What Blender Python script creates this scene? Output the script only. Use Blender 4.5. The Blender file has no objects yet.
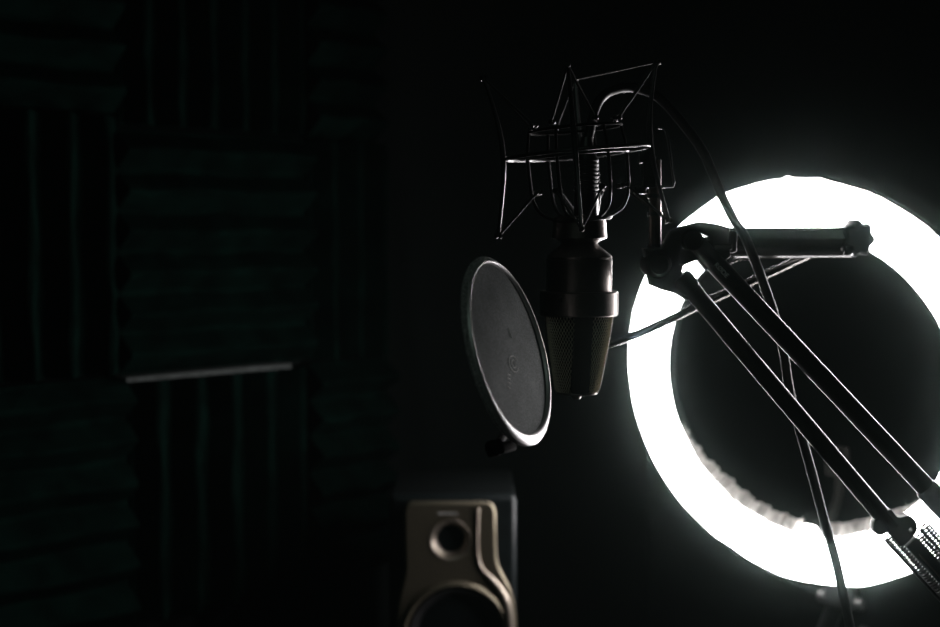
import bpy, bmesh, math, random
from mathutils import Vector, Matrix
random.seed(7)
sc = bpy.context.scene
COL = sc.collection
PI = math.pi
FPX = 1305.0
PITCH = math.radians(3.64)
CAM = Vector((0, 0, 1.25))
FW = Vector((0, math.cos(PITCH), -math.sin(PITCH)))
UP = Vector((0, math.sin(PITCH), math.cos(PITCH)))
RT = Vector((1, 0, 0))
K = 1.09 / FPX            # metres per pixel around the microphone


def W(px, py, Y):
    """the world point at distance Y in front of the lens that is seen at (px, py)"""
    d = FW + RT * ((px - 470) / FPX) + UP * ((313.5 - py) / FPX)
    return CAM + d * (Y / d.y)


# ------------------------------------------------------------------ materials
def mat(name, col, rough=0.5, metal=0.0, spec=0.5, noise=0.0, nscale=60, bump=0.0, bscale=200, rvar=0.0,
        trans=0.0, sheen=0.0, col2=None):
    m = bpy.data.materials.new(name)
    m.use_nodes = True
    nt = m.node_tree
    b = nt.nodes['Principled BSDF']
    b.inputs['Roughness'].default_value = rough
    b.inputs['Metallic'].default_value = metal
    b.inputs['Specular IOR Level'].default_value = spec
    b.inputs['Base Color'].default_value = (*col, 1)
    if sheen:
        b.inputs['Sheen Weight'].default_value = sheen
    tc = nt.nodes.new('ShaderNodeTexCoord')
    n = nt.nodes.new('ShaderNodeTexNoise')
    n.inputs['Scale'].default_value = nscale
    n.inputs['Detail'].default_value = 5
    nt.links.new(tc.outputs['Object'], n.inputs['Vector'])
    r = nt.nodes.new('ShaderNodeMapRange')
    c2 = col2 or tuple(min(1, c * (1 + noise)) for c in col)
    mx = nt.nodes.new('ShaderNodeMix'); mx.data_type = 'RGBA'
    mx.inputs[6].default_value = (*[c * (1 - min(noise, .9) * .5) for c in col], 1)
    mx.inputs[7].default_value = (*c2, 1)
    r.inputs['From Min'].default_value = .35; r.inputs['From Max'].default_value = .7
    nt.links.new(n.outputs['Fac'], r.inputs['Value'])
    nt.links.new(r.outputs['Result'], mx.inputs[0])
    nt.links.new(mx.outputs[2], b.inputs['Base Color'])
    if rvar:
        rr = nt.nodes.new('ShaderNodeMapRange')
        rr.inputs['To Min'].default_value = max(0.02, rough - rvar)
        rr.inputs['To Max'].default_value = min(1, rough + rvar)
        nt.links.new(n.outputs['Fac'], rr.inputs['Value'])
        nt.links.new(rr.outputs['Result'], b.inputs['Roughness'])
    if bump:
        n2 = nt.nodes.new('ShaderNodeTexNoise'); n2.inputs['Scale'].default_value = bscale
        nt.links.new(tc.outputs['Object'], n2.inputs['Vector'])
        bp = nt.nodes.new('ShaderNodeBump'); bp.inputs['Strength'].default_value = bump
        bp.inputs['Distance'].default_value = .001
        nt.links.new(n2.outputs['Fac'], bp.inputs['Height'])
        nt.links.new(bp.outputs['Normal'], b.inputs['Normal'])
    if trans:
        tr = nt.nodes.new('ShaderNodeBsdfTranslucent')
        nt.links.new(mx.outputs[2], tr.inputs['Color'])
        ms = nt.nodes.new('ShaderNodeMixShader'); ms.inputs[0].default_value = trans
        out = nt.nodes['Material Output']
        nt.links.new(b.outputs[0], ms.inputs[1]); nt.links.new(tr.outputs[0], ms.inputs[2])
        nt.links.new(ms.outputs[0], out.inputs['Surface'])
    return m


M = {}
M['black'] = mat('black_satin', (.012, .013, .013), .38, noise=.3, rvar=.05)
M['blackmetal'] = mat('black_anodised', (.02, .02, .02), .33, spec=.6, noise=.2, rvar=.04, bump=.05, bscale=900)
M['rubber'] = mat('black_rubber', (.010, .010, .010), .48, noise=.3)
M['cord'] = mat('elastic_cord', (.03, .03, .03), .6, noise=.4, bump=.4, bscale=1500)
M['steel'] = mat('bright_steel', (.5, .5, .5), .25, metal=1, noise=.1)
M['darksteel'] = mat('dark_steel', (.10, .085, .075), .33, metal=1, noise=.1)
M['nickel'] = mat('satin_nickel', (.22, .195, .18), .36, metal=1, noise=.08, nscale=300, bump=.04, bscale=1400)
M['brass'] = mat('brass_wire', (.72, .66, .52), .5, metal=.3, noise=.2, nscale=500)
M['capsule'] = mat('dark_interior', (.010, .010, .009), .85, spec=.06, noise=.2)
M['rim'] = mat('metal_rim', (.86, .84, .84), .40, metal=.55, noise=.06)
M['skirt'] = mat('gathered_nylon', (.58, .60, .60), .8, noise=.8, nscale=600, bump=.5, bscale=1800, sheen=.2, trans=.3)
M['print'] = mat('pale_print', (.85, .84, .80), .6, noise=.2)
M['gunmetal'] = mat('gunmetal', (.22, .21, .20), .18, metal=.9, noise=.1)
M['gloss'] = mat('gloss_black', (.014, .014, .014), .2, spec=.8, noise=.1)
M['arm'] = mat('grey_anodised', (.13, .13, .13), .3, metal=.9, noise=.2, rvar=.04)
M['bar'] = mat('dark_frame_bar', (.03, .03, .027), .6, noise=.1, spec=.3)
M['gold'] = mat('champagne_panel', (.27, .235, .17), .38, metal=.8, noise=.05, nscale=200)
M['sgold'] = mat('satin_gold', (.50, .43, .36), .36, metal=.8)
M['cabbody'] = mat('rough_vinyl', (.0016, .0028, .0028), .7, spec=.12, noise=.3, bump=.15, bscale=700)
M['cab'] = mat('charcoal_plastic', (.006, .009, .0095), .34, spec=.45, noise=.3, bump=.15, bscale=700)
M['cone'] = mat('black_cone', (.02, .02, .021), .45, noise=.3)
M['foam'] = mat('black_acoustic_foam', (.0011, .0056, .0042), .95, spec=.02, noise=.7, nscale=25, bump=.6, bscale=500)
M['strip'] = mat('grey_strip', (.048, .056, .053), .8, noise=.6, nscale=120, bump=.4, bscale=300)
M['wall'] = mat('dark_wall_paint', (.004, .006, .0055), .9, spec=.1, noise=.15, nscale=8, bump=.1, bscale=80)
M['floor'] = mat('dark_carpet', (.012, .014, .013), .95, spec=.1, noise=.5, nscale=90, bump=.5, bscale=600)
M['ceil'] = mat('dark_ceiling', (.014, .016, .015), .9, noise=.1, bump=.1, bscale=60)
M['desk'] = mat('black_desk', (.015, .015, .015), .6, noise=.3, nscale=20, bump=.1)
M['cloth'] = mat('white_cover_cloth', (.62, .60, .57), .85, noise=.2, nscale=70, bump=.3, bscale=400, trans=.45)


def mesh_cloth():
    """fine woven nylon of the pop filter: threads, lint specks, a little light through"""
    m = bpy.data.materials.new('pop_mesh'); m.use_nodes = True
    nt = m.node_tree; L = nt.links
    b = nt.nodes['Principled BSDF']; out = nt.nodes['Material Output']
    tc = nt.nodes.new('ShaderNodeTexCoord')
    n1 = nt.nodes.new('ShaderNodeTexNoise'); n1.inputs['Scale'].default_value = 38; n1.inputs['Detail'].default_value = 3
    n2 = nt.nodes.new('ShaderNodeTexNoise'); n2.inputs['Scale'].default_value = 900; n2.inputs['Detail'].default_value = 2
    vo = nt.nodes.new('ShaderNodeTexVoronoi'); vo.inputs['Scale'].default_value = 330
    for n in (n1, n2, vo):
        L.new(tc.outputs['Object'], n.inputs['Vector'])
    a = nt.nodes.new('ShaderNodeMapRange'); a.inputs['From Min'].default_value = .3; a.inputs['From Max'].default_value = .7
    a.inputs['To Min'].default_value = .75; a.inputs['To Max'].default_value = 1.1
    L.new(n1.outputs['Fac'], a.inputs['Value'])
    c = nt.nodes.new('ShaderNodeMapRange'); c.inputs['From Min'].default_value = .3; c.inputs['From Max'].default_value = .7
    c.inputs['To Min'].default_value = .55; c.inputs['To Max'].default_value = 1.4
    L.new(n2.outputs['Fac'], c.inputs['Value'])
    mu = nt.nodes.new('ShaderNodeMath'); mu.operation = 'MULTIPLY'
    L.new(a.outputs[0], mu.inputs[0]); L.new(c.outputs[0], mu.inputs[1])
    sp = nt.nodes.new('ShaderNodeMapRange'); sp.inputs['From Min'].default_value = .0; sp.inputs['From Max'].default_value = .16
    sp.inputs['To Min'].default_value = 1.9; sp.inputs['To Max'].default_value = 1.0
    L.new(vo.outputs['Distance'], sp.inputs['Value'])
    mu2 = nt.nodes.new('ShaderNodeMath'); mu2.operation = 'MULTIPLY'
    L.new(mu.outputs[0], mu2.inputs[0]); L.new(sp.outputs[0], mu2.inputs[1])
    vm = nt.nodes.new('ShaderNodeVectorMath'); vm.operation = 'SCALE'
    vm.inputs[0].default_value = (.23, .25, .245)
    L.new(mu2.outputs[0], vm.inputs['Scale'])
    L.new(vm.outputs[0], b.inputs['Base Color'])
    b.inputs['Roughness'].default_value = .8
    b.inputs['Specular IOR Level'].default_value = .2
    tr = nt.nodes.new('ShaderNodeBsdfTranslucent'); L.new(vm.outputs[0], tr.inputs['Color'])
    ms = nt.nodes.new('ShaderNodeMixShader'); ms.inputs[0].default_value = .3
    L.new(b.outputs[0], ms.inputs[1]); L.new(tr.outputs[0], ms.inputs[2]); L.new(ms.outputs[0], out.inputs['Surface'])
    return m


M['popmesh'] = mesh_cloth()


def emit(name, col, s):
    m = bpy.data.materials.new(name); m.use_nodes = True
    nt = m.node_tree
    nt.nodes.remove(nt.nodes['Principled BSDF'])
    e = nt.nodes.new('ShaderNodeEmission'); e.inputs['Color'].default_value = (*col, 1); e.inputs['Strength'].default_value = s
    nt.links.new(e.outputs[0], nt.nodes['Material Output'].inputs['Surface'])
    return m


RING_L = 26.0
M['lit'] = emit('lit_diffuser', (1.0, .965, .975), RING_L)


# ------------------------------------------------------------------ mesh helpers
def finish(o, bm, m, smooth=True, ang=35):
    bmesh.ops.recalc_face_normals(bm, faces=bm.faces)
    me = o.data; bm.to_mesh(me); bm.free()
    if m: me.materials.append(m)
    if smooth:
        for p in me.polygons: p.use_smooth = True
        me.set_sharp_from_angle(angle=math.radians(ang))


def root_of(o):
    while o.parent: o = o.parent
    return o


def obj(name, bm, m, parent=None, origin=None, smooth=True, ang=35, label=None):
    """links bm (world coordinates) as ONE object; under a parent it is stored relative to its root"""
    o = bpy.data.objects.new(name, bpy.data.meshes.new(name)); COL.objects.link(o)
    org = root_of(parent).location.copy() if parent else Vector(origin or (0, 0, 0))
    bmesh.ops.translate(bm, verts=bm.verts, vec=-org)
    if parent: o.parent = parent
    else: o.location = org
    finish(o, bm, m, smooth, ang)
    if label: o['label'] = label
    return o


def thing(name, label, cat, loc, group=None):
    o = bpy.data.objects.new(name, None); COL.objects.link(o); o.location = Vector(loc)
    o.empty_display_size = .02
    o['label'] = label; o['category'] = cat
    if group: o['group'] = group
    return o


def tag(o, label, cat, group=None):
    o['label'] = label; o['category'] = cat
    if group: o['group'] = group
    return o


def frame_for(d):
    d = d.normalized()
    a = Vector((0, 0, 1)) if abs(d.z) < .9 else Vector((1, 0, 0))
    u = d.cross(a).normalized(); v = d.cross(u).normalized()
    return u, v


def spline(pts, n=8, closed=False):
    P = [Vector(p) for p in pts]
    out = []
    N = len(P)
    rng = range(N if closed else N - 1)
    for i in rng:
        p0 = P[(i - 1) % N] if (closed or i > 0) else P[0] * 2 - P[1]
        p1 = P[i]; p2 = P[(i + 1) % N]
        p3 = P[(i + 2) % N] if (closed or i + 2 < N) else P[-1] * 2 - P[-2]
        for k in range(n):
            t = k / n
            out.append(.5 * ((2 * p1) + (p2 - p0) * t + (2 * p0 - 5 * p1 + 4 * p2 - p3) * t * t + (-p0 + 3 * p1 - 3 * p2 + p3) * t ** 3))
    if not closed: out.append(P[-1])
    return out


def tube(bm, pts, r, seg=12, closed=False, section=None, caps=True, ref=None):
    """sweep a round (or given) section along pts; r may be a list"""
    P = [Vector(p) for p in pts]; n = len(P)
    R = r if isinstance(r, (list, tuple)) else [r] * n
    rings = []
    pu = None
    for i in range(n):
        if closed: d = P[(i + 1) % n] - P[i - 1]
        elif i == 0: d = P[1] - P[0]
        elif i == n - 1: d = P[-1] - P[-2]
        else: d = (P[i + 1] - P[i]).normalized() + (P[i] - P[i - 1]).normalized()
        d.normalize()
        if ref is not None:
            u = ref - d * ref.dot(d); u.normalize()
        elif pu is None: u, _ = frame_for(d)
        else:
            u = pu - d * pu.dot(d); u.normalize()
        pu = u; v = d.cross(u)
        if section: sec = section
        else: sec = [(math.cos(2 * PI * k / seg), math.sin(2 * PI * k / seg)) for k in range(seg)]
        rings.append([bm.verts.new(P[i] + u * (a * R[i]) + v * (b * R[i])) for a, b in sec])
    m_ = len(rings[0])
    for i in range(n if closed else n - 1):
        A = rings[i]; B = rings[(i + 1) % n]
        for k in range(m_):
            bm.faces.new((A[k], A[(k + 1) % m_], B[(k + 1) % m_], B[k]))
    if caps and not closed:
        bm.faces.new(list(reversed(rings[0]))); bm.faces.new(rings[-1])


def lathe(bm, prof, origin, axis=Vector((0, 0, 1)), seg=48, close=True, u=None, sx=1, sy=1):
    """prof: list of (radius, height along axis)"""
    axis = Vector(axis).normalized()
    if u is None: u, v = frame_for(axis)
    else:
        u = Vector(u); u = (u - axis * u.dot(axis)).normalized(); v = axis.cross(u)
    O = Vector(origin)
    rings = []
    for r, h in prof:
        if r < 1e-6: rings.append([bm.verts.new(O + axis * h)])
        else: rings.append([bm.verts.new(O + axis * h + u * (r * sx * math.cos(2 * PI * k / seg)) + v * (r * sy * math.sin(2 * PI * k / seg))) for k in range(seg)])
    for A, B in zip(rings[:-1], rings[1:]):
        for k in range(seg):
            if len(A) == 1 and len(B) == 1: continue
            if len(A) == 1: bm.faces.new((A[0], B[(k + 1) % seg], B[k]))
            elif len(B) == 1: bm.faces.new((A[k], A[(k + 1) % seg], B[0]))
            else: bm.faces.new((A[k], A[(k + 1) % seg], B[(k + 1) % seg], B[k]))
    if close:
        for Rg in (rings[0], rings[-1]):
            if len(Rg) > 2:
                try: bm.faces.new(Rg)
                except ValueError: pass


def box(bm, c, ax, ay, az, bev=0.0, seg=3):
    """box centred at c with half-extent vectors ax, ay, az"""
    c = Vector(c); ax = Vector(ax); ay = Vector(ay); az = Vector(az)
    vs = []
    for i in (-1, 1):
        for j in (-1, 1):
            for k in (-1, 1):
                vs.append(bm.verts.new(c + ax * i + ay * j + az * k))
    idx = [(0, 1, 3, 2), (4, 6, 7, 5), (0, 4, 5, 1), (2, 3, 7, 6), (0, 2, 6, 4), (1, 5, 7, 3)]
    fs = [bm.faces.new([vs[q] for q in f]) for f in idx]
    if bev:
        es = list({e for f in fs for e in f.edges})
        bmesh.ops.bevel(bm, geom=es, offset=bev, segments=seg, profile=.5, affect='EDGES')


def prism(bm, outline, holes, Y0, Y1, bev=.0012):
    """outline in the plane facing the lens (pixels measured at Y0), with real depth Y0..Y1"""
    cu = bpy.data.curves.new('tmp', 'CURVE'); cu.dimensions = '2D'; cu.fill_mode = 'BOTH'
    half = abs(Y1 - Y0) / 2
    cu.extrude = half - bev; cu.bevel_depth = bev; cu.bevel_resolution = 2
    for poly in [outline] + holes:
        s = cu.splines.new('POLY'); s.points.add(len(poly) - 1)
        for p, (px, py) in zip(s.points, poly):
            w = W(px, py, Y0); p.co = (w.x, w.z, 0, 1)
        s.use_cyclic_u = True
    t = bpy.data.objects.new('tmp', cu); COL.objects.link(t)
    me = bpy.data.meshes.new_from_object(t)
    ym = (Y0 + Y1) / 2
    for v in me.vertices: v.co = (v.co.x, ym - v.co.z, v.co.y)
    bm.from_mesh(me)
    bpy.data.objects.remove(t); bpy.data.curves.remove(cu); bpy.data.meshes.remove(me)


def polyoff(pts, n=6):
    return [(p.x, p.y) for p in spline([Vector((a, b, 0)) for a, b in pts], n, closed=True)]


def text_bm(bm, txt, size, o, xd, yd, ext=.0002):
    cu = bpy.data.curves.new('t', 'FONT'); cu.body = txt; cu.size = size; cu.extrude = ext; cu.align_x = 'LEFT'
    t = bpy.data.objects.new('t', cu); COL.objects.link(t)
    me = bpy.data.meshes.new_from_object(t)
    nd = Vector(xd).cross(Vector(yd))
    for v in me.vertices: v.co = Vector(o) + Vector(xd) * v.co.x + Vector(yd) * v.co.y + nd * v.co.z
    bm.from_mesh(me)
    bpy.data.objects.remove(t); bpy.data.curves.remove(cu); bpy.data.meshes.remove(me)


NB = bmesh.new

# ------------------------------------------------------------------ room
D1 = Vector((.727, .687, 0)).normalized()      # along the left wall, away from the lens
N1 = Vector((D1.y, -D1.x, 0))                  # out of the left wall
FO = Vector((-.4256, 1.61, 0))                 # foam face reference (front of the foam bases)
WO = FO - N1 * .045                            # on the wall itself


def wallpt(s, t=0, z=0): return WO + D1 * s + N1 * t + Vector((0, 0, z))


S0, S1, T1, HC = -2.35, 1.08, 2.75, 2.5
TH = .06


def wall(name, a, b, nrm):
    bm = NB(); c = (a + b) / 2 + Vector((0, 0, HC / 2)) - nrm * TH / 2
    box(bm, c, (b - a) / 2 + (b - a).normalized() * TH * 0, nrm * TH / 2, (0, 0, HC / 2))
    o = obj(name, bm, M['wall'], smooth=False); o['kind'] = 'structure'; return o


wall('wall_left', wallpt(S0), wallpt(S1), N1)
wall('wall_back', wallpt(S1), wallpt(S1, T1), -D1)
wall('wall_right', wallpt(S1, T1), wallpt(S0, T1), -N1)
wall('wall_front', wallpt(S0, T1), wallpt(S0), D1)
for nm, z, m in (('floor', -TH / 2, M['floor']), ('ceiling', HC + TH / 2, M['ceil'])):
    bm = NB(); c = wallpt((S0 + S1) / 2, T1 / 2, z)
    box(bm, c, D1 * (S1 - S0) / 2, N1 * T1 / 2, (0, 0, TH / 2))
    o = obj(nm, bm, m, smooth=False); o['kind'] = 'structure'
for nm, a, b, nr in (('baseboard_left', wallpt(S0), wallpt(S1), N1), ('baseboard_back', wallpt(S1), wallpt(S1, T1), -D1)):
    bm = NB(); box(bm, (a + b) / 2 + nr * .007 + Vector((0, 0, .04)), (b - a) / 2, nr * .007, (0, 0, .04), .003)
    o = obj(nm, bm, M['desk'], smooth=False); o['kind'] = 'structure'


# ------------------------------------------------------------------ foam panels
def foam(s0, s1, z0, z1, horiz, label):
    base, peak, pitch = .020, .050, .0508
    L = (z1 - z0) if horiz else (s1 - s0)
    n = max(1, round(L / pitch)); pw = L / n
    E_ = (s1 - s0) if horiz else (z1 - z0)
    prof = []
    for i in range(n):
        for f, h in ((0.0, base), (.07, base + .001), (.43, peak - .002), (.5, peak), (.57, peak - .002), (.93, base + .001)):
            prof.append((i * pw + f * pw, h))
    prof.append((L, base))
    na = 10
    bm = NB(); rings = []
    for k in range(na + 1):
        e = E_ * k / na; ring = []
        for j, (q, h) in enumerate(prof):
            wob = .0016 * math.sin(k * 1.1 + j * .35 + s0 * 40) + random.uniform(-.0007, .0007)
            if j in (0, len(prof) - 1): wob = 0
            hh = h + random.uniform(-.001, .0006)
            a, b = (e, q + wob) if horiz else (q + wob, e)
            ring.append(bm.verts.new(wallpt(s0 + a, hh, z0 + b)))
        a, b = (e, L) if horiz else (L, e); ring.append(bm.verts.new(wallpt(s0 + a, .0005, z0 + b)))
        a, b = (e, 0) if horiz else (0, e); ring.append(bm.verts.new(wallpt(s0 + a, .0005, z0 + b)))
        rings.append(ring)
    m_ = len(rings[0])
    for A, B in zip(rings[:-1], rings[1:]):
        for k in range(m_): bm.faces.new((A[k], A[(k + 1) % m_], B[(k + 1) % m_], B[k]))
    bm.faces.new(rings[0]); bm.faces.new(list(reversed(rings[-1])))
    o = obj('acoustic_foam_panel', bm, M['foam'], origin=wallpt(s0, 0, z0), smooth=False)
    return tag(o, label, 'foam panel', 'wedge foam panels on the left wall')


zb = 1.069
foam(-.299, .005, 1.072, 1.390, False, 'black foam panel with upright ridges at left, beside the sideways-ridged one above the grey strip')
foam(-.299, .004, 1.396, 1.705, True, 'black foam panel with sideways ridges at the top left corner')
foam(-.31, .012, .750, 1.066, True, 'black foam panel with sideways ridges at lower left, below the upright-ridged one')
foam(.006, .292, zb, 1.376, True, 'black foam panel with sideways ridges directly above the grey strip')
foam(.010, .292, 1.382, 1.687, False, 'black foam panel with upright ridges at top, above the sideways-ridged one')
foam(.017, .292, .752, zb - .008, False, 'black foam panel with upright ridges hanging directly below the grey strip')
foam(.299, .440, .752, 1.062, True, 'short black foam panel with sideways ridges, just up and left of the speaker')
foam(.299, .440, 1.068, 1.374, False, 'dark narrow foam panel with upright ridges right of the panel above the grey strip')
foam(.299, .420, 1.380, 1.687, True, 'short black foam panel with sideways ridges high up, far left of the shock mount')
foam(-.31, .012, .436, .744, False, 'black foam panel with upright ridges near the bottom left, lowest of its column')
bm = NB()
box(bm, wallpt(.120, .026, zb - .0035), D1 * .124, N1 * .026, (0, 0, .0028), .0008)
tag(obj('mounting_strip', bm, M['strip'], origin=wallpt(.13, 0, zb - .006)), 'thin grey strip along the lower edge of the ribbed foam', 'strip')

# ------------------------------------------------------------------ ring light
RD = 1.5
rc = CAM + FW * RD + RT * ((800.8 - 470) / FPX * RD) + UP * ((313.5 - 386) / FPX * RD)
yaw, pit = -.722, -.178
rn = (RT * (math.sin(yaw) * math.cos(pit)) + UP * math.sin(pit) - FW * (math.cos(yaw) * math.cos(pit))).normalized()
ru = (Vector((0, 0, 1)).cross(rn)).normalized()   # sideways on the ring
rv = rn.cross(ru).normalized()                    # up on the ring
foot = Vector((rc.x, rc.y, 0)) - Vector((rn.x, rn.y, 0)) * .075
ring = thing('ring_light', 'large round ring light glowing white on a stand behind the boom arm', 'ring light', (foot.x, foot.y, 0))
RO, RI = .2370, .1805


def rp(r, a, h): return rc + ru * (r * math.cos(a)) + rv * (r * math.sin(a)) + rn * h


def wob_out(a):
    d = math.degrees(a) % 360
    w = 0
    for c, s, g in ((91.5, .9, .0030), (88, 3.5, .0008), (82.5, 1.6, .0016), (262, 5, .0022), (285, 9, .002), (243, 4, -.0018), (112, 5, .001)):
        x = (d - c + 180) % 360 - 180
        w += g * math.exp(-(x / s) ** 2)
    return w + .0003 * math.sin(a * 23)


def wob_in(a):
    d = math.degrees(a) % 360
    w = 0
    x = (d - 270.5 + 180) % 360 - 180     # the cloth parts and lets the tube show
    w -= .012 * max(0, 1 - (abs(x) / 4.0) ** 6) if abs(x) < 4.0 else 0
    return w + .0006 * math.sin(a * 17) * (1 if 190 < d < 350 else .2)


bm = NB(); NS = 1080; secs = 9; rows = []
for i in range(NS):
    a = 2 * PI * i / NS; ro = RO + wob_out(a); ri = RI + wob_in(a); row = []
    for k in range(secs):
        t = k / (secs - 1); r = ri + (ro - ri) * t
        h = .0 + .012 * math.sin(PI * t) ** .55 if 0 < t < 1 else -.003
        row.append(bm.verts.new(rp(r, a, h)))
    rows.append(row)
for i in range(NS):
    A, B = rows[i], rows[(i + 1) % NS]
    for k in range(secs - 1): bm.faces.new((A[k], A[k + 1], B[k + 1], B[k]))
diff = obj('diffuser', bm, M['lit'], ring, label='glowing white ring diffuser')
bm = NB()
tube(bm, [rp((RO + RI) / 2, 2 * PI * i / 180, -.018) for i in range(180)], 1, closed=True, ref=None,
     section=[(-.014, -.031), (.014, -.031), (.014, .031), (-.014, .031)])
# the section is swept in the ring's own plane: rebuild exactly instead
bm.free(); bm = NB(); rows = []
for i in range(180):
    a = 2 * PI * i / 180
    rows.append([bm.verts.new(rp(r, a, h)) for r, h in ((RI + .001, -.004), (RI + .003, -.026), (RI + .008, -.030), (RO - .008, -.030), (RO - .003, -.026), (RO - .001, -.004))])
for i in range(180):
    A, B = rows[i], rows[(i + 1) % 180]
    for k in range(6): bm.faces.new((A[k], A[(k + 1) % 6], B[(k + 1) % 6], B[k]))
obj('housing', bm, M['black'], ring)
# gathered cloth cover hanging on the inside edge
for (d0, d1, dep) in ((198, 266, .017), (274.5, 322, .017)):
    bm = NB(); rows = []; n = int((d1 - d0) * 3)
    for i in range(n + 1):
        a = math.radians(d0 + (d1 - d0) * i / n); f = i / n
        env = min(1, f * 2.2) if d0 < 200 else min(1, (1 - f) * 2.2 + .05)
        pl = math.sin(i * .55) * .0016 + math.sin(i * .23 + 1) * .0022
        rows.append([bm.verts.new(rp(RI + .003 - dep * env * q, a, -.001 - .012 * q + pl * (.3 + q))) for q in (0, .3, .6, .85, 1)])
    for A, B in zip(rows[:-1], rows[1:]):
        for k in range(4): bm.faces.new((A[k], A[k + 1], B[k + 1], B[k]))
    o = obj('cloth_cover', bm, M['cloth'], ring, label='grey gathered edge of the cloth cover')
    so = o.modifiers.new('thick', 'SOLIDIFY'); so.thickness = .0006
# phone holder standing in the middle, yoke, pole, knobs, tripod
hb = rp(.0, 0, -.045)
bm = NB()
tube(bm, [rp(RO - .006, math.radians(270), -.03), rp(.20, math.radians(270), -.045), rp(.14, math.radians(270), -.045) + ru * .02, rp(.10, math.radians(270), -.03) + ru * .03], .006)
obj('holder_arm', bm, M['capsule'], ring)
bm = NB(); box(bm, rp(.092, math.radians(270), -.022) + ru * .03, ru * .014, rv * .018, rn * .006, .003)
obj('phone_holder', bm, M['capsule'], ring)
neck = rp(RO + .012, math.radians(270), -.02) + ru * .030
bm = NB(); box(bm, neck, ru * .018, rv * .020, rn * .012, .004)
obj('tilt_head', bm, M['black'], ring)
top = Vector((foot.x, foot.y, neck.z - .02))
bm = NB(); tube(bm, [neck - rv * .01, (neck + top) / 2 - Vector((0, 0, .02)), top - Vector((0, 0, .04)), top - Vector((0, 0, .12))], .011)
obj('neck', bm, M['black'], ring)
for (sx, dz, s) in ((-1, -.010, .009), (1, -.012, .008), (1.3, -.045, .008)):
    bm = NB(); c = neck + ru * (.022 * sx) + Vector((0, 0, dz))
    lathe(bm, [(0, -.006), (s * .8, -.006), (s, -.004), (s, .004), (s * .8, .006), (0, .006)], c, ru, seg=20)
    obj('clamp_knob', bm, M['blackmetal'], ring)
bm = NB(); lathe(bm, [(.0, .40), (.014, .40), (.014, .0 + .42), (.010, .43), (.010, top.z - .10), (0, top.z - .10)], (foot.x, foot.y, 0), seg=24)
obj('pole', bm, M['black'], ring)
for k in range(3):
    a = k * 2 * PI / 3 + .3; dr = Vector((math.cos(a), math.sin(a), 0))
    bm = NB(); tube(bm, [Vector((foot.x, foot.y, .40)) + dr * .012, Vector((foot.x, foot.y, .008)) + dr * .33], .007)
    obj('leg', bm, M['black'], ring)
bm = NB(); lathe(bm, [(0, .38), (.022, .38), (.022, .42), (0, .42)], (foot.x, foot.y, 0), seg=24)
obj('leg_collar', bm, M['rubber'], ring)

# ------------------------------------------------------------------ microphone
MY = 1.09
mc = W(579, 300, MY)
MX = mc.x


def zz(py, Y=MY): return W(579, py, Y).z


def pr(pts): return [(r * K, zz(y) - zz(418)) for r, y in pts]


mic = thing('condenser_microphone', 'large metal studio microphone hanging upside down beside the round filter', 'microphone', (MX, MY, zz(398)))
mo = Vector((MX, MY, zz(418)))


def mlathe(name, pts, m, parent=mic, seg=96, ax=None):
    bm = NB(); lathe(bm, pr(pts), mo + (ax or Vector((0, 0, 0))), seg=seg)
    return obj(name, bm, m, parent, ang=30)


body = mlathe('body', [(0, 258.5), (31.5, 258.5), (32.8, 260), (32.8, 293), (0, 293)], M['nickel'])
mlathe('cap', [(0, 243), (18, 243), (20, 246), (31.5, 255), (32.8, 257), (32.2, 259.5), (0, 259.5)], M['nickel'])
band = mlathe('collar', [(0, 291), (38, 291), (39.3, 292.3), (39.3, 314), (38, 315.3), (0, 315.3)], M['nickel'])
bm = NB(); sp = W(561, 300, MY - .031)
lathe(bm, [(0, -.0012), (.0016, -.0012), (.0020, -.0004), (.0020, .0012), (0, .0012)], Vector((sp.x, MY - math.sqrt(max(0, (39.3 * K) ** 2 - (sp.x - MX) ** 2)) - .0003, sp.z)), (-.45, -.9, 0), seg=20)
obj('screw', bm, M['capsule'], band)
mlathe('neck', [(0, 216), (22, 216), (26, 218), (27.5, 238), (20, 241), (17.5, 244), (17.5, 248), (0, 248)], M['nickel'])


# grille: rounded wedge, lattice of real wires over a dark inside
def grr(y):
    t = (y - 314) / (394 - 314)
    return (33.5 - 9.0 * t - 3.5 * t * t) * K


def gpt(a, y, off=0):
    r = grr(y) + off
    if y > 386: r -= (1 - math.sqrt(max(0, 1 - ((y - 386) / 9.5) ** 2))) * 7 * K
    return Vector((MX - .0016 * (y - 314) / 80 + r * math.cos(a), MY + r * .92 * math.sin(a), zz(y)))


bm = NB(); NA = 58; ys = [314 + i * 2.9 for i in range(34)]
ys = [y for y in ys if y < 395]
g = [[bm.verts.new(gpt((i + .5 * (j % 2)) * 2 * PI / NA, y)) for i in range(NA)] for j, y in enumerate(ys)]
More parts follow.
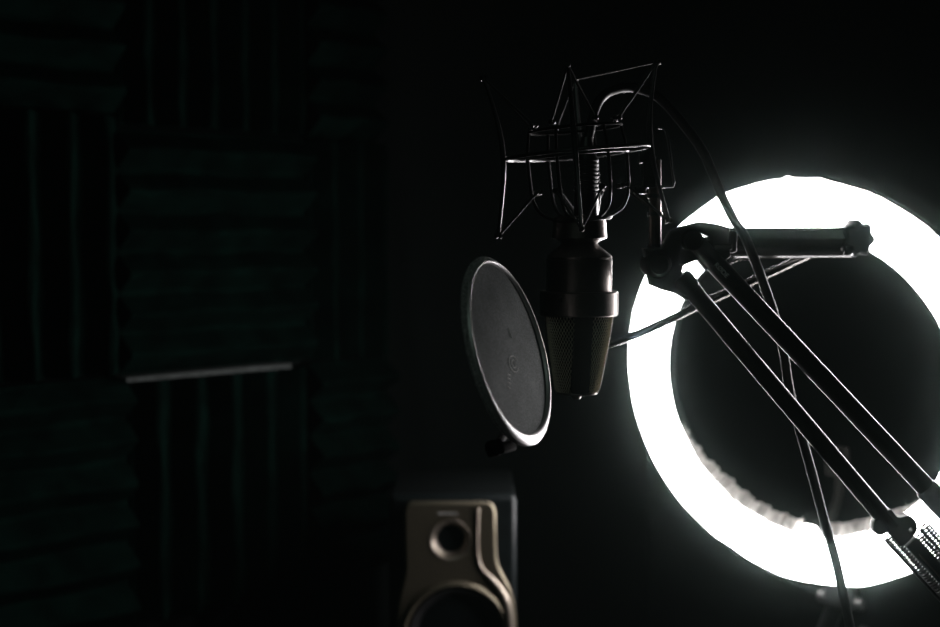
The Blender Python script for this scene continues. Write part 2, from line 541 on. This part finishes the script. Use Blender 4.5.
# diamonds: vertices of rows j-1, j, j+1
for j in range(1, len(ys) - 1):
    for i in range(NA):
        if j % 2 == 1:
            l, r_ = g[j][i], g[j][(i + 1) % NA]; u_, d_ = g[j - 1][(i + 1) % NA], g[j + 1][(i + 1) % NA]
        else:
            l, r_ = g[j][i], g[j][(i + 1) % NA]; u_, d_ = g[j - 1][i], g[j + 1][i]
        try: bm.faces.new((l, u_, r_, d_))
        except ValueError: pass
grille = obj('grille', bm, M['brass'], mic, smooth=False, label='woven metal mesh head')
wf = grille.modifiers.new('wires', 'WIREFRAME'); wf.thickness = .00085; wf.use_even_offset = False
bm = NB()
rows = [[bm.verts.new(gpt(i * 2 * PI / 64, y, -.0014)) for i in range(64)] for y in [314 + q * 4 for q in range(21)]]
for A, B in zip(rows[:-1], rows[1:]):
    for k in range(64): bm.faces.new((A[k], A[(k + 1) % 64], B[(k + 1) % 64], B[k]))
bm.faces.new(rows[0]); bm.faces.new(rows[-1])
obj('inner_screen', bm, M['capsule'], grille)
for sgn in (-1, 1):      # frame bar down the front and up the back of the head
    bm = NB(); pts = [gpt(sgn * PI / 2 + (.06 if sgn < 0 else 0), y, .0006) for y in (314, 330, 350, 370, 384, 391)] + [gpt(sgn * PI / 2, 394, -.004)]
    tube(bm, pts, [1.0] * 7, section=[(-.0078, -.0010), (.0078, -.0010), (.0050, .0001), (.0016, .0006), (-.0016, .0006), (-.0050, .0001)], ref=Vector((1, 0, 0)))
    obj('frame_bar', bm, M['bar'], grille, label='smooth dark bar over the mesh')
for az_ in (-.06, PI + .06):     # slim side rails, added to draw a lit edge line on the head
    bm = NB(); tube(bm, [gpt(az_, y, .0004) for y in (314, 330, 350, 370, 384, 389, 392)], .0008, seg=10)
    obj('lit_edge_rail', bm, M['nickel'], grille)
bm = NB(); tube(bm, [gpt(i * 2 * PI / 64, 392.5, .0003) for i in range(64)], .0011, closed=True)
obj('end_ring', bm, M['nickel'], grille)
bm = NB(); e0 = Vector((MX - .0022, MY - .004, zz(394)))
lathe(bm, [(0, .002), (.0040, .002), (.0042, -.002), (.003, -.0038), (0, -.004)], e0, seg=24)
obj('end_stud', bm, M['nickel'], grille)

# ------------------------------------------------------------------ shock mount
sc0 = W(577, 153, MY)
sa = Vector((-.09, 0, .996)).normalized(); s1 = Vector((.996, 0, .09)).normalized(); s2 = Vector((0, 1, 0))


def sp_(r, deg, h):
    a = math.radians(deg)
    return sc0 + s1 * (r * K * math.cos(a)) + s2 * (r * K * math.sin(a)) + sa * (h * K)


mount = thing('shock_mount', 'black spider suspension cage of splayed arms and cords holding the microphone', 'shock mount', tuple(sp_(0, 0, -66)))
bm = NB(); tube(bm, [sp_(71, 360 * i / 96, 0) for i in range(96)], 1.9 * K, closed=True, seg=12)
obj('outer_ring', bm, M['blackmetal'], mount)
AZ = {'r': 0, 'l': 180, 'f': 264, 'b': 82}
tips_t, tips_b = {}, {}
for k_, az in AZ.items():
    bm = NB()
    hh_ = 78 if k_ == 'f' else 83
    pts = spline([sp_(86, az, hh_), sp_(80.5, az, 60), sp_(75, az, 30), sp_(73.5, az, 8), sp_(74.5, az, -12), sp_(79, az, -42), sp_(85.5, az, -76)], 5)
    rr = [(1.9 + 1.0 * math.exp(-((i - len(pts) / 2) / 7) ** 2)) * K for i in range(len(pts))]
    tube(bm, pts, rr, seg=14)
    arm = obj('arm', bm, M['arm'], mount)
    tips_t[k_] = sp_(86, az, hh_ - 1); tips_b[k_] = sp_(85, az, -75)
    for tp, sg in ((tips_t[k_], 1), (tips_b[k_], -1)):
        bm = NB()
        out = (s1 * math.cos(math.radians(az)) + s2 * math.sin(math.radians(az)))
        lathe(bm, [(0, -3 * K), (2.6 * K, -3 * K), (3.0 * K, -2 * K), (1.6 * K, 0), (3.0 * K, 2.4 * K), (2.2 * K, 4 * K), (0, 4 * K)], tp, out, seg=16)
        obj('hook', bm, M['blackmetal'], arm)
# inner basket: top ring, bottom ring, four curved prongs
for r_, h_, th in ((46, 24, 1.5), (49.5, -2, 2.0), (27, -66, 2.6)):
    bm = NB(); tube(bm, [sp_(r_, 360 * i / 72, h_) for i in range(72)], th * K, closed=True)
    obj('basket_ring', bm, M['capsule'] if h_ > 0 else M['blackmetal'], mount)
for az in (2, 62, 122, 182, 242, 302):
    bm = NB()
    tube(bm, [sp_(46, az, 24), sp_(48.5, az, 10), sp_(49.5, az, -2)], 1.4 * K, seg=12)
    obj('upper_strut', bm, M['capsule'], mount)
    bm = NB(); tube(bm, spline([sp_(49.5, az, -1), sp_(49.6, az, -8), sp_(49, az, -30), sp_(47, az, -46), sp_(40, az, -58), sp_(27, az, -65)], 5), 1.8 * K, seg=12)
    obj('prong', bm, M['blackmetal'], mount)
hk_t, hk_b = [], []
cords = []
for k_, az in AZ.items():
    for da in (-27, 27):
        hp = sp_(47, az + da, 30); cords.append((tips_t[k_], hp)); hk_t.append(hp)
        hp2 = sp_(49.5, az + da, -36); cords.append((tips_b[k_], hp2)); hk_b.append(hp2)
cords.append((tips_t['b'], tips_t['r'] - s1 * 4 * K))
for a_, b_ in cords:
    bm = NB(); tube(bm, [a_, a_.lerp(b_, .5) - Vector((0, 0, .0003)), b_], 1.25 * K, seg=10)
    obj('elastic_cord', bm, M['cord'], mount)
for hp in hk_t + hk_b:
    bm = NB(); d = (hp - sp_(0, 0, (hp - sc0).dot(sa) / K)).normalized()
    lathe(bm, [(0, -3 * K), (2.4 * K, -3 * K), (2.8 * K, -1 * K), (1.7 * K, 1 * K), (3.0 * K, 3.4 * K), (2.0 * K, 5 * K), (0, 5 * K)], hp - d * 2 * K, d, seg=16)
    obj('cord_peg', bm, M['blackmetal'], mount)
# clamp rods from the basket, cable clip and swivel post
bm = NB(); tube(bm, spline([W(658, 128, MY - .002), W(665, 130, MY - .002), W(669, 145, MY - .002), W(672, 168, MY - .002), W(673.5, 185, MY - .002), W(668, 186.5, MY - .002), W(660, 187, MY)], 5), 1.2 * K)
obj('cable_clip', bm, M['arm'], mount)
bm = NB(); box(bm, W(644, 157, MY + .006), (5 * K, 0, 0), (0, .006, 0), (0, 0, 6 * K), .001)
box(bm, W(649, 172, MY + .006), (6 * K, 0, 0), (0, .006, 0), (0, 0, 16 * K), .001)
box(bm, W(640, 190, MY + .006), (6 * K, 0, 0), (0, .004, 0), (0, 0, 4 * K), .001)
obj('swivel_clamp', bm, M['blackmetal'], mount)
bm = NB(); pz = lambda y: W(655, y, MY + .008)
p_lo, p_hi = pz(252), pz(160)
lathe(bm, [(0, 0), (6.2 * K, 0), (6.2 * K, (p_hi - p_lo).length), (0, (p_hi - p_lo).length)], p_lo, p_hi - p_lo, seg=32)
post = obj('post', bm, M['darksteel'], mount)
for y in (196, 214, 246):
    bm = NB(); lathe(bm, [(0, -2 * K), (7.6 * K, -2 * K), (7.9 * K, 0), (7.6 * K, 2 * K), (0, 2 * K)], pz(y), p_hi - p_lo, seg=32)
    obj('post_collar', bm, M['blackmetal'], post)

# ------------------------------------------------------------------ cable
cab = thing('microphone_cable', 'thin black cable looping over the cage and down past the boom arm', 'cable', tuple(W(850, 627, 1.13)))
cp = [(586, 152, 1.09), (588, 140, 1.092), (591.5, 122, 1.10), (597, 104, 1.11), (606, 93.5, 1.12), (618, 88.5, 1.125), (632, 87.5, 1.13), (648, 91.5, 1.13), (663, 101, 1.13),
      (684, 125, 1.13), (702, 150, 1.13), (712, 172, 1.13), (722.5, 197, 1.13), (735, 222, 1.13), (744.5, 236, 1.13), (757, 266, 1.13), (770, 302, 1.13), (777, 325, 1.13),
      (783, 348, 1.13), (789, 388, 1.13), (797, 420, 1.13), (806, 452, 1.13), (815, 485, 1.13), (824, 520, 1.13), (836, 562, 1.13), (850, 627, 1.13), (858, 668, 1.13), (864, 740, 1.12)]
path = spline([W(*c) for c in cp], 8)
bm = NB(); tube(bm, path, 4.9 * K, seg=20)
obj('cable', bm, M['rubber'], cab)
bm = NB(); xo = W(586, 216, MY)
prof = [(0, 0), (12 * K, 0), (12 * K, 22 * K)]
for i in range(9): prof += [(12.4 * K, (23 + i * 4) * K), (11.3 * K, (25 + i * 4) * K)]
prof += [(10 * K, 60 * K), (8 * K, 66 * K), (5.2 * K, 78 * K), (0, 78 * K)]
lathe(bm, prof, xo, (0, 0, 1), seg=32)
obj('plug', bm, M['blackmetal'], cab, label='ribbed connector sleeve at the end of the cable')

# ------------------------------------------------------------------ boom arm
BY = 1.09
boom = thing('boom_arm', 'black spring boom arm of two parallel tubes reaching in from the lower right', 'boom arm', (.44, BY, .7305))
bm = NB()
prism(bm, [(646, 250), (663, 249), (667, 242), (672, 233), (684, 228), (700, 223.5), (716, 225.5), (728, 229), (729, 256), (722, 261), (716, 262), (707, 268), (699, 258), (690, 261), (682, 265),
           (680.5, 272), (686, 278), (694, 281), (699, 290), (688, 299), (676, 292), (664, 289), (652, 284)],
      [[(694, 232.5), (701, 231), (711, 236), (711.5, 243), (707, 242), (700, 237.5)]], 1.083, 1.099, .0015)
fork = obj('fork', bm, M['black'], boom)
bm = NB(); kc = W(659, 265, 1.068)
lathe(bm, [(0, -.002), (9 * K, -.002), (11.5 * K, 0), (13 * K, .004), (13 * K, .038), (11 * K, .042), (0, .042)], kc, (0, 1, 0), seg=40)
obj('pivot_knob', bm, M['capsule'], boom)
bm = NB(); lathe(bm, [(0, 0), (9 * K, 0), (10.5 * K, .003), (10.5 * K, .030), (0, .030)], W(693, 240, 1.073), (0, 1, 0), seg=32)
obj('pivot_bolt', bm, M['capsule'], boom)
bm = NB(); box(bm, W(722, 242, 1.095), (14 * K, 0, 0), (0, .008, 0), (0, 0, 11 * K), .003)
box(bm, W(722, 247, 1.088), (9 * K, 0, 0), (0, .006, 0), (0, 0, 3 * K), .001)
obj('joint_block', bm, M['black'], boom)

A0, A1 = W(694, 241, BY - .004), W(1010, 577, BY - .004)
B0, B1 = W(680, 276, BY - .004), W(892, 527, BY - .004)


def along(a, b, y): # point on the axis at a given picture height near a
    t = (y - a) / (b - a); return t


bm = NB(); tube(bm, [A0, A1], 9.9 * K, seg=28)
ta = obj('upper_tube', bm, M['blackmetal'], boom, label='upper of two parallel black tubes')
dirA = (A1 - A0).normalized()
sl = W(925, 487, BY - .004)
bm = NB(); lathe(bm, [(0, 0), (10.5 * K, 0), (12 * K, 3 * K), (12 * K, 160 * K), (0, 160 * K)], sl, A1 - A0, seg=28)
obj('sleeve', bm, M['black'], ta)
# small pale lettering on the upper tube, facing the lens
yd = Vector((-dirA.z, 0, dirA.x)) if dirA.x > 0 else Vector((dirA.z, 0, -dirA.x))
bm = NB(); text_bm(bm, 'RØDE', .0056, W(711, 264, BY - .004) + Vector((0, -9.9 * K - .0002, 0)) + dirA * .001, dirA, yd)
obj('lettering', bm, M['print'], ta, smooth=False)
bm = NB(); text_bm(bm, 'PSA1', .0048, W(724, 279, BY - .004) + Vector((0, -9.8 * K - .0002, 0)), dirA, yd)
obj('lettering', bm, M['darksteel'], ta, smooth=False)
bm = NB(); tube(bm, [B0, B1], 8.9 * K, seg=28)
tb = obj('lower_tube', bm, M['blackmetal'], boom, label='lower of two parallel black tubes')
bm = NB(); lathe(bm, [(0, 0), (9.0 * K, 0), (10.8 * K, 3 * K), (10.8 * K, 14 * K), (9.2 * K, 19 * K), (0, 19 * K)], B0, B1 - B0, seg=28)
obj('sleeve', bm, M['black'], tb)
# end bracket with its two wings and hole
bm = NB()
prism(bm, polyoff([(886, 513), (882, 519), (876, 522), (875, 528), (877, 533.5), (882, 534), (889, 532), (895, 538), (902, 545), (911, 538), (916.5, 530), (915, 521.5), (909, 517), (901, 518.5), (896, 517), (891, 511)], 3),
      [[(907.5, 530.5), (910.5, 526.5), (914, 527.5), (914, 532), (910.5, 534.5)]], 1.080, 1.092, .001)
obj('end_bracket', bm, M['black'], boom)
sd = (W(960, 603, BY) - W(894, 531, BY)).normalized()   # direction of the spring section
sn = Vector((-sd.z, 0, sd.x)); sn = sn if sn.z > 0 else -sn        # up-right of it
L2 = .150
lo0 = W(903, 538, BY)
bm = NB(); box(bm, lo0 + sn * (3 * K) + sd * (L2 / 2 + .004), sd * (L2 / 2), sn * (7.2 * K), (0, .009, 0), .002)
box_ = obj('lower_housing', bm, M['black'], boom)
bm = NB(); box(bm, lo0 + sd * .03 + Vector((0, -.0093, 0)), sd * .014, sn * (.8 * K), (0, .0004, 0))
obj('seam', bm, M['darksteel'], box_, label='thin pale seam line')


def spring(c0, length, r, wire):
    bm = NB(); turns = int(length / .0029); pts = []
    y_ = Vector((0, 1, 0))
    for i in range(turns * 14 + 1):
        a = i * 2 * PI / 14
        pts.append(c0 + sd * (length * i / (turns * 14)) + sn * (r * math.cos(a)) + y_ * (r * math.sin(a)))
    tube(bm, pts, wire, seg=7)
    obj('spring', bm, M['blackmetal'], boom)


def sq(u, along): return lo0 + sn * (u * K) + sd * (along * K)


spring(sq(-8.4, -12), .154, 3.8 * K, .00100)
spring(sq(13.6, 9), .142, 3.4 * K, .00100)
spring(sq(23.4, 5), .142, 3.4 * K, .00100)
for u_, al, r_ in ((-14.4, -10, 1.9), (18.5, 6, 1.5), (28.6, 8, 1.3)):
    bm = NB(); tube(bm, [sq(u_, al) + Vector((0, .002, 0)), sq(u_, al) + Vector((0, .002, 0)) + sd * .150], r_ * K, seg=10)
    obj('guide_rod', bm, M['black'], boom)
bm = NB(); box(bm, sq(7, 178), sn * (24 * K), sd * (6 * K), (0, .008, 0), .001)
obj('spring_yoke', bm, M['black'], boom)
# elbow, upright and desk clamp beyond the frame
el = lo0 + sd * (L2 + .012)
bm = NB(); lathe(bm, [(0, -.02), (.026, -.02), (.029, -.016), (.029, .016), (.026, .02), (0, .02)], el, (0, 1, 0), seg=40)
obj('elbow', bm, M['black'], boom)
bm = NB(); tube(bm, [el, Vector((.44, BY, .82)), Vector((.44, BY, .765))], [.010, .010, .012], seg=24)
obj('upright', bm, M['blackmetal'], boom)
bm = NB(); lathe(bm, [(0, 0), (.034, 0), (.034, .008), (.018, .014), (.016, .045), (0, .045)], (.44, BY, .7305), seg=40)
obj('base', bm, M['black'], boom)
# rear bar and its lobed knob
HY = 1.20; KH = HY / FPX
bm = NB(); tube(bm, [W(706, 242.8, HY), W(706.5, 242.8, HY), W(852, 242.6, HY), W(852.5, 242.6, HY)], [14 * KH, 15.4 * KH, 15.4 * KH, 14 * KH], seg=56)
rb = obj('rear_bar', bm, M['gloss'], boom, label='thick straight black bar out of focus')
bm = NB(); tube(bm, spline([W(727, 264.5, HY), W(733, 261.5, HY), W(741, 258.8, HY), W(750, 258, HY)], 4), 1.6 * KH)
obj('latch', bm, M['gunmetal'], rb)
bm = NB(); kc = W(860, 238.5, HY - .016); outl = []
for i in range(84):
    a = 2 * PI * i / 84; r = (15.6 + 1.5 * math.cos(7 * a + .6)) * KH
    outl.append((r * math.cos(a), r * math.sin(a)))
rows = []
for sclr, y in ((0.8, -.001), (.96, .001), (1, .004), (1, .028), (.95, .031)):
    rows.append([bm.verts.new(kc + Vector((x * sclr * .93, y, z * sclr * 1.12))) for x, z in outl])
for A, B in zip(rows[:-1], rows[1:]):
    for k in range(84): bm.faces.new((A[k], A[(k + 1) % 84], B[(k + 1) % 84], B[k]))
bm.faces.new(rows[0]); bm.faces.new(rows[-1])
kn = obj('adjustment_knob', bm, M['black'], rb, label='lobed black knob at the bar end')
bm = NB(); lathe(bm, [(0, -.002), (.004, -.002), (.0055, 0), (.0055, .003), (0, .003)], W(849, 250, HY - .017), (0, 1, 0), seg=20)
obj('screw', bm, M['steel'], rb)
bm = NB(); tube(bm, [W(726, 243, 1.10), W(726, 243, HY - .010)], .008, seg=20)
obj('bar_pivot', bm, M['black'], rb)

# ------------------------------------------------------------------ pop filter
PY = .945; KP = PY / FPX
pc = W(509.5, 350, PY)
pn = (RT * .90 + UP * .25 - FW * .385).normalized()
pv = (UP - pn * UP.dot(pn)).normalized(); pu_ = pv.cross(pn).normalized()   # in-plane up / sideways
PR = 98.0 * KP
pop = thing('pop_filter', 'round dark mesh pop filter with shiny rim, seen almost edge-on beside microphone', 'pop filter', tuple(pc - UP * PR))


def pp(r, a, h): return pc + pu_ * (r * math.cos(a)) + pv * (r * math.sin(a)) + pn * h


bm = NB(); rows = []; NP = 160
RR = PR - .0017
roff = pu_ * .0003 - pv * .0016
for i in range(NP):
    a = 2 * PI * i / NP
    # the front lip is wider towards the lower side
    wid = .0026 + .0058 * max(0, math.cos(a - math.radians(258))) ** 1.6 + .0014 * max(0, math.cos(a - math.radians(10)))
    rows.append([bm.verts.new(pp(r, a, h) + roff) for r, h in ((RR - wid, -.0008), (RR - wid * .95, .0008), (RR - wid * .80, .0019), (RR - wid * .60, .0025), (RR - wid * .38, .0025), (RR - wid * .16, .0019), (RR, .0006), (RR, -.0020), (RR - .003, -.0022))])
for i in range(NP):
    A, B = rows[i], rows[(i + 1) % NP]
    for k in range(9): bm.faces.new((A[k], A[(k + 1) % 9], B[(k + 1) % 9], B[k]))
obj('rim', bm, M['rim'], pop, label='bright metal rim')
bm = NB(); rows = []
for i in range(NP):
    a = 2 * PI * i / NP; w_ = .0003 * math.sin(i * 2.3)
    rows.append([bm.verts.new(pp(r, a, h)) for r, h in ((PR - .006, -.0012), (PR - .003, .0002 + w_), (PR - .0010, -.0004), (PR, -.0016), (PR - .0006, -.0034), (PR - .003, -.0042), (PR - .006, -.0034))])
for i in range(NP):
    A, B = rows[i], rows[(i + 1) % NP]
    for k in range(7): bm.faces.new((A[k], A[(k + 1) % 7], B[(k + 1) % 7], B[k]))
obj('edge_binding', bm, M['skirt'], pop, label='textured cloth binding around the rim')
bm = NB(); rows = []
for j in range(9):
    r = (RR - .0015) * j / 8
    rows.append([bm.verts.new(pp(r, 2 * PI * i / 96, -.0004 - .0006 * (1 - (j / 8) ** 2)) + roff) for i in range(96)] if j else [bm.verts.new(pp(0, 0, -.0010) + roff)])
for j in range(8):
    A, B = rows[j], rows[j + 1]
    for k in range(96):
        if j == 0: bm.faces.new((A[0], B[k], B[(k + 1) % 96]))
        else: bm.faces.new((A[k], A[(k + 1) % 96], B[(k + 1) % 96], B[k]))
scr = obj('mesh_screen', bm, M['popmesh'], pop, label='fine grey mesh cloth')
# faint round emblem and line of marks printed on the cloth
bm = NB()


def inpl(px, py):
    d = (W(px, py, 1) - CAM); t = (pc - pn * .0003 - CAM).dot(pn) / d.dot(pn)
    return CAM + d * t


cc = inpl(514, 364)
tube(bm, [cc + pu_ * (.0085 * math.cos(t * PI / 16)) + pv * (.0060 * math.sin(t * PI / 16)) for t in range(2, 30)], .00022, seg=6)
tube(bm, [cc + pu_ * (.0035 * math.cos(t * PI / 8)) + pv * (.0030 * math.sin(t * PI / 8)) for t in range(16)], .0002, seg=6, closed=True)
for y in (374, 378, 382, 387):
    tube(bm, [inpl(508, y), inpl(510.5, y + 1.6)], .00025, seg=6)
tube(bm, [inpl(508.5, 328), inpl(511.5, 338)], .0003, seg=6)
obj('printed_emblem', bm, M['print'], scr)
# clamp at the lower edge and the long gooseneck
bm = NB()
q0 = pp(PR - .001, math.radians(252), -.008)
box(bm, q0 - pn * .006 - pv * .001, pu_ * .013, pv * .004, pn * .006, .002)
clamp = obj('rim_clamp', bm, M['capsule'], pop)
bm = NB(); lathe(bm, [(0, -.004), (.0055, -.004), (.006, -.002), (.006, .004), (0, .004)], q0 - pn * .013, pn, seg=24)
obj('clamp_screw', bm, M['capsule'], clamp)
gp = spline([q0 - pn * .008 + pv * .003, W(518, 415, 1.05), W(533, 380, 1.12), W(562, 357, 1.16), W(590, 350, 1.17), (W(612, 343, 1.17)), W(640, 333, 1.175), W(670, 319.5, 1.18), W(702, 304, 1.19), W(740, 286.5, 1.20), W(776, 270, 1.21), W(806, 256, 1.225), W(836, 244, 1.235)], 8)
bm = NB(); tube(bm, gp[:33], 3.6 * K, seg=20)
obj('dulled_gooseneck', bm, M['capsule'], pop)  # first length of the gooseneck, coloured black to suppress its glint
bm = NB(); tube(bm, gp[32:], 4.6 * K, seg=20)
obj('gooseneck', bm, M['gunmetal'], pop)

# ------------------------------------------------------------------ studio monitor
SY = 1.60; KS = SY / FPX
spx0, spx1, spy = 388.5, 517, 495.5
ztop = W(450, spy, SY).z
hgt = .262
xl, xr = W(spx0, spy, SY).x, W(spx1, spy, SY).x
cx = (xl + xr) / 2
zbot = ztop - hgt
spk = thing('studio_monitor', 'dark studio speaker with champagne front plate at the bottom of the picture', 'speaker', (cx, SY + .09, zbot))
bm = NB(); box(bm, (cx, SY + .099, (ztop + zbot) / 2), ((xr - xl) / 2 - .0012, 0, 0), (0, .085, 0), (0, 0, hgt / 2 - .0012), .004, 4)
obj('cabinet', bm, M['cabbody'], spk)
bm = NB(); box(bm, (cx, SY + .009, (ztop + zbot) / 2), ((xr - xl) / 2, 0, 0), (0, .009, 0), (0, 0, hgt / 2), .0082, 6)
obj('front_baffle', bm, M['cab'], spk)


def sw(px, py): return (px, py)


wc = (456, 634)
right = [(493, 512), (493.5, 540), (494, 556), (496, 567), (501, 577), (507, 588), (511.5, 602), (513.5, 618), (514, 634)]
low = [(512, 652), (505, 671), (492, 685), (475, 692), (456, 694)]
rt_ = [(491, 507), (487.5, 505)]
outl = [(412, 505)] + rt_[::-1] + right + low
left = [(2 * 453.5 - x + (5 if y > 600 else 0) - (5 if y <= 600 else 0), y) for x, y in (low[:-1][::-1] + right[::-1])]
left = [(437, 692), (420, 685), (407, 671), (400, 652), (398.5, 634), (399, 618), (401, 602), (404, 588), (406.5, 577), (408, 567), (407.5, 556), (407, 540), (406.5, 512), (408.5, 507)]
outl = outl + left


def prism_s(name, outline, holes, y0, y1, m, bev, parent, label=None):
    bm = NB(); prism(bm, outline, holes, y0, y1, bev); return obj(name, bm, m, parent, label=label, ang=50)


def circ(c, r, n=64): return [(c[0] + r * math.cos(2 * PI * i / n), c[1] + r * math.sin(2 * PI * i / n)) for i in range(n)]


tc_ = (450.5, 538.5)
face = prism_s('front_plate', outl, [circ(wc, 49), circ(tc_, 20.6)], SY - .008, SY + .002, M['gold'], .0038, spk, 'champagne coloured front plate')
# raised spine of the plate
bm = NB()
wcc = W(wc[0], wc[1], SY); tcc = W(tc_[0], tc_[1], SY)
lathe(bm, [(50 * KS, .000), (50.5 * KS, -.0095), (53 * KS, -.0125), (56 * KS, -.0105), (58 * KS, -.006), (58 * KS, .0)], wcc, (0, 1, 0), seg=96, close=False)
obj('woofer_ring', bm, M['gold'], spk)
bm = NB(); lathe(bm, [(50.5 * KS, -.004), (49 * KS, -.006), (46.5 * KS, -.009), (43 * KS, -.0065), (41 * KS, -.002), (22 * KS, .014), (18 * KS, .016), (14 * KS, .006), (8 * KS, .001), (0, -.0005)], wcc, (0, 1, 0), seg=96, close=False)
obj('woofer', bm, M['cone'], spk)
bm = NB(); lathe(bm, [(21 * KS, -.0080), (20.5 * KS, -.0090), (19 * KS, -.0085), (16 * KS, -.0045), (13 * KS, .0015), (11 * KS, .007), (11 * KS, .010)], tcc, (0, 1, 0), seg=64, close=False)
wg = obj('waveguide', bm, M['sgold'], spk)
bm = NB(); lathe(bm, [(11.2 * KS, .007), (10.6 * KS, .007), (9 * KS, .004), (6 * KS, .0015), (0, 0)], tcc, (0, 1, 0), seg=48, close=False)
obj('tweeter_dome', bm, M['capsule'], wg)
bm = NB(); text_bm(bm, 'II', .006, W(455, 515, SY - .0085), (1, 0, 0), (0, 0, 1))
for i in range(4): box(bm, W(440 + i * 4, 513.5, SY - .0084), (1.2 * KS, 0, 0), (0, .0002, 0), (0, 0, 1.0 * KS))
obj('badge', bm, M['print'], face, smooth=False, label='tiny pale badge')
# side flank of the plate (raised right-hand fold)
bm = NB()
tube(bm, spline([W(x, y, SY - .0085) for x, y in ((478, 508), (477.5, 530), (477.5, 552), (481, 567), (489.5, 577), (499, 588), (506, 602), (509, 618), (510, 636))], 5), [.0022 + .0036 * min(1, max(0, (i - 17) / 12)) for i in range(41)], seg=12)
obj('plate_fold', bm, M['sgold'], face)

std = thing('speaker_stand', 'black column stand under the studio speaker, below the frame', 'stand', (cx, SY + .09, 0))
bm = NB(); box(bm, (cx, SY + .09, zbot - .0085), (.085, 0, 0), (0, .095, 0), (0, 0, .008), .003); obj('top_plate', bm, M['black'], std)
bm = NB(); lathe(bm, [(0, .02), (.028, .02), (.028, zbot - .0165), (0, zbot - .0165)], (cx, SY + .09, 0), seg=32); obj('column', bm, M['black'], std)
bm = NB(); lathe(bm, [(0, 0), (.13, 0), (.13, .014), (.10, .02), (0, .02)], (cx, SY + .09, 0), seg=48); obj('base', bm, M['black'], std)

dk = thing('desk', 'black desk under the boom arm, outside the frame', 'desk', (.62, 1.0, 0))
bm = NB(); box(bm, (.62, 1.0, .715), (.30, 0, 0), (0, .19, 0), (0, 0, .015), .003); obj('desktop', bm, M['desk'], dk)
for sx in (-1, 1):
    for sy in (-1, 1):
        bm = NB(); box(bm, (.62 + sx * .27, 1.0 + sy * .16, .35), (.018, 0, 0), (0, .018, 0), (0, 0, .35), .002); obj('leg', bm, M['desk'], dk)

# ------------------------------------------------------------------ added fill lamp, scatter for lens glare, camera
w = bpy.data.worlds.new('world'); sc.world = w; w.use_nodes = True
nt = w.node_tree; bg = nt.nodes['Background']; bg.inputs['Color'].default_value = (0, 0, 0, 1); bg.inputs['Strength'].default_value = 0
GLARE_SCATTER = 0.0115  # scatter volume put in to imitate lens glare around the ring light
if GLARE_SCATTER:
    vs = nt.nodes.new('ShaderNodeVolumeScatter'); vs.inputs['Density'].default_value = GLARE_SCATTER; vs.inputs['Anisotropy'].default_value = .9955
    vs.inputs['Color'].default_value = (1.0, .90, .96, 1)
    v2 = nt.nodes.new('ShaderNodeVolumeScatter'); v2.inputs['Density'].default_value = .0045; v2.inputs['Anisotropy'].default_value = 0  # weak green scatter, added to lift the blacks evenly
    v2.inputs['Color'].default_value = (.0, 1, .62, 1)
    ad = nt.nodes.new('ShaderNodeAddShader')
    nt.links.new(vs.outputs[0], ad.inputs[0]); nt.links.new(v2.outputs[0], ad.inputs[1])
    nt.links.new(ad.outputs[0], nt.nodes['World Output'].inputs['Volume'])

ld = bpy.data.lights.new('added_fill_lamp', 'AREA'); ld.shape = 'RECTANGLE'; ld.size = 1.2; ld.size_y = 1.0; ld.energy = .55; ld.color = (.72, 1, .86)  # added fill with no visible fixture, lifts the dark fronts
lo = bpy.data.objects.new('added_fill_lamp', ld); COL.objects.link(lo); lo.location = (-.25, -.25, 2.2)
lo.rotation_euler = (math.radians(42), 0, math.radians(-10))

cd = bpy.data.cameras.new('camera'); cam = bpy.data.objects.new('camera', cd); COL.objects.link(cam)
cd.sensor_width = 36; cd.lens = FPX / 940 * 36
cam.location = CAM; cam.rotation_euler = (PI / 2 - PITCH, 0, 0)
cd.clip_start = .05
cd.dof.use_dof = True; cd.dof.focus_distance = 1.035; cd.dof.aperture_fstop = 4.0
sc.camera = cam
sc.view_settings.view_transform = 'Standard'; sc.view_settings.look = 'None'
sc.view_settings.exposure = 0; sc.view_settings.gamma = 1; sc.view_settings.use_curve_mapping = False
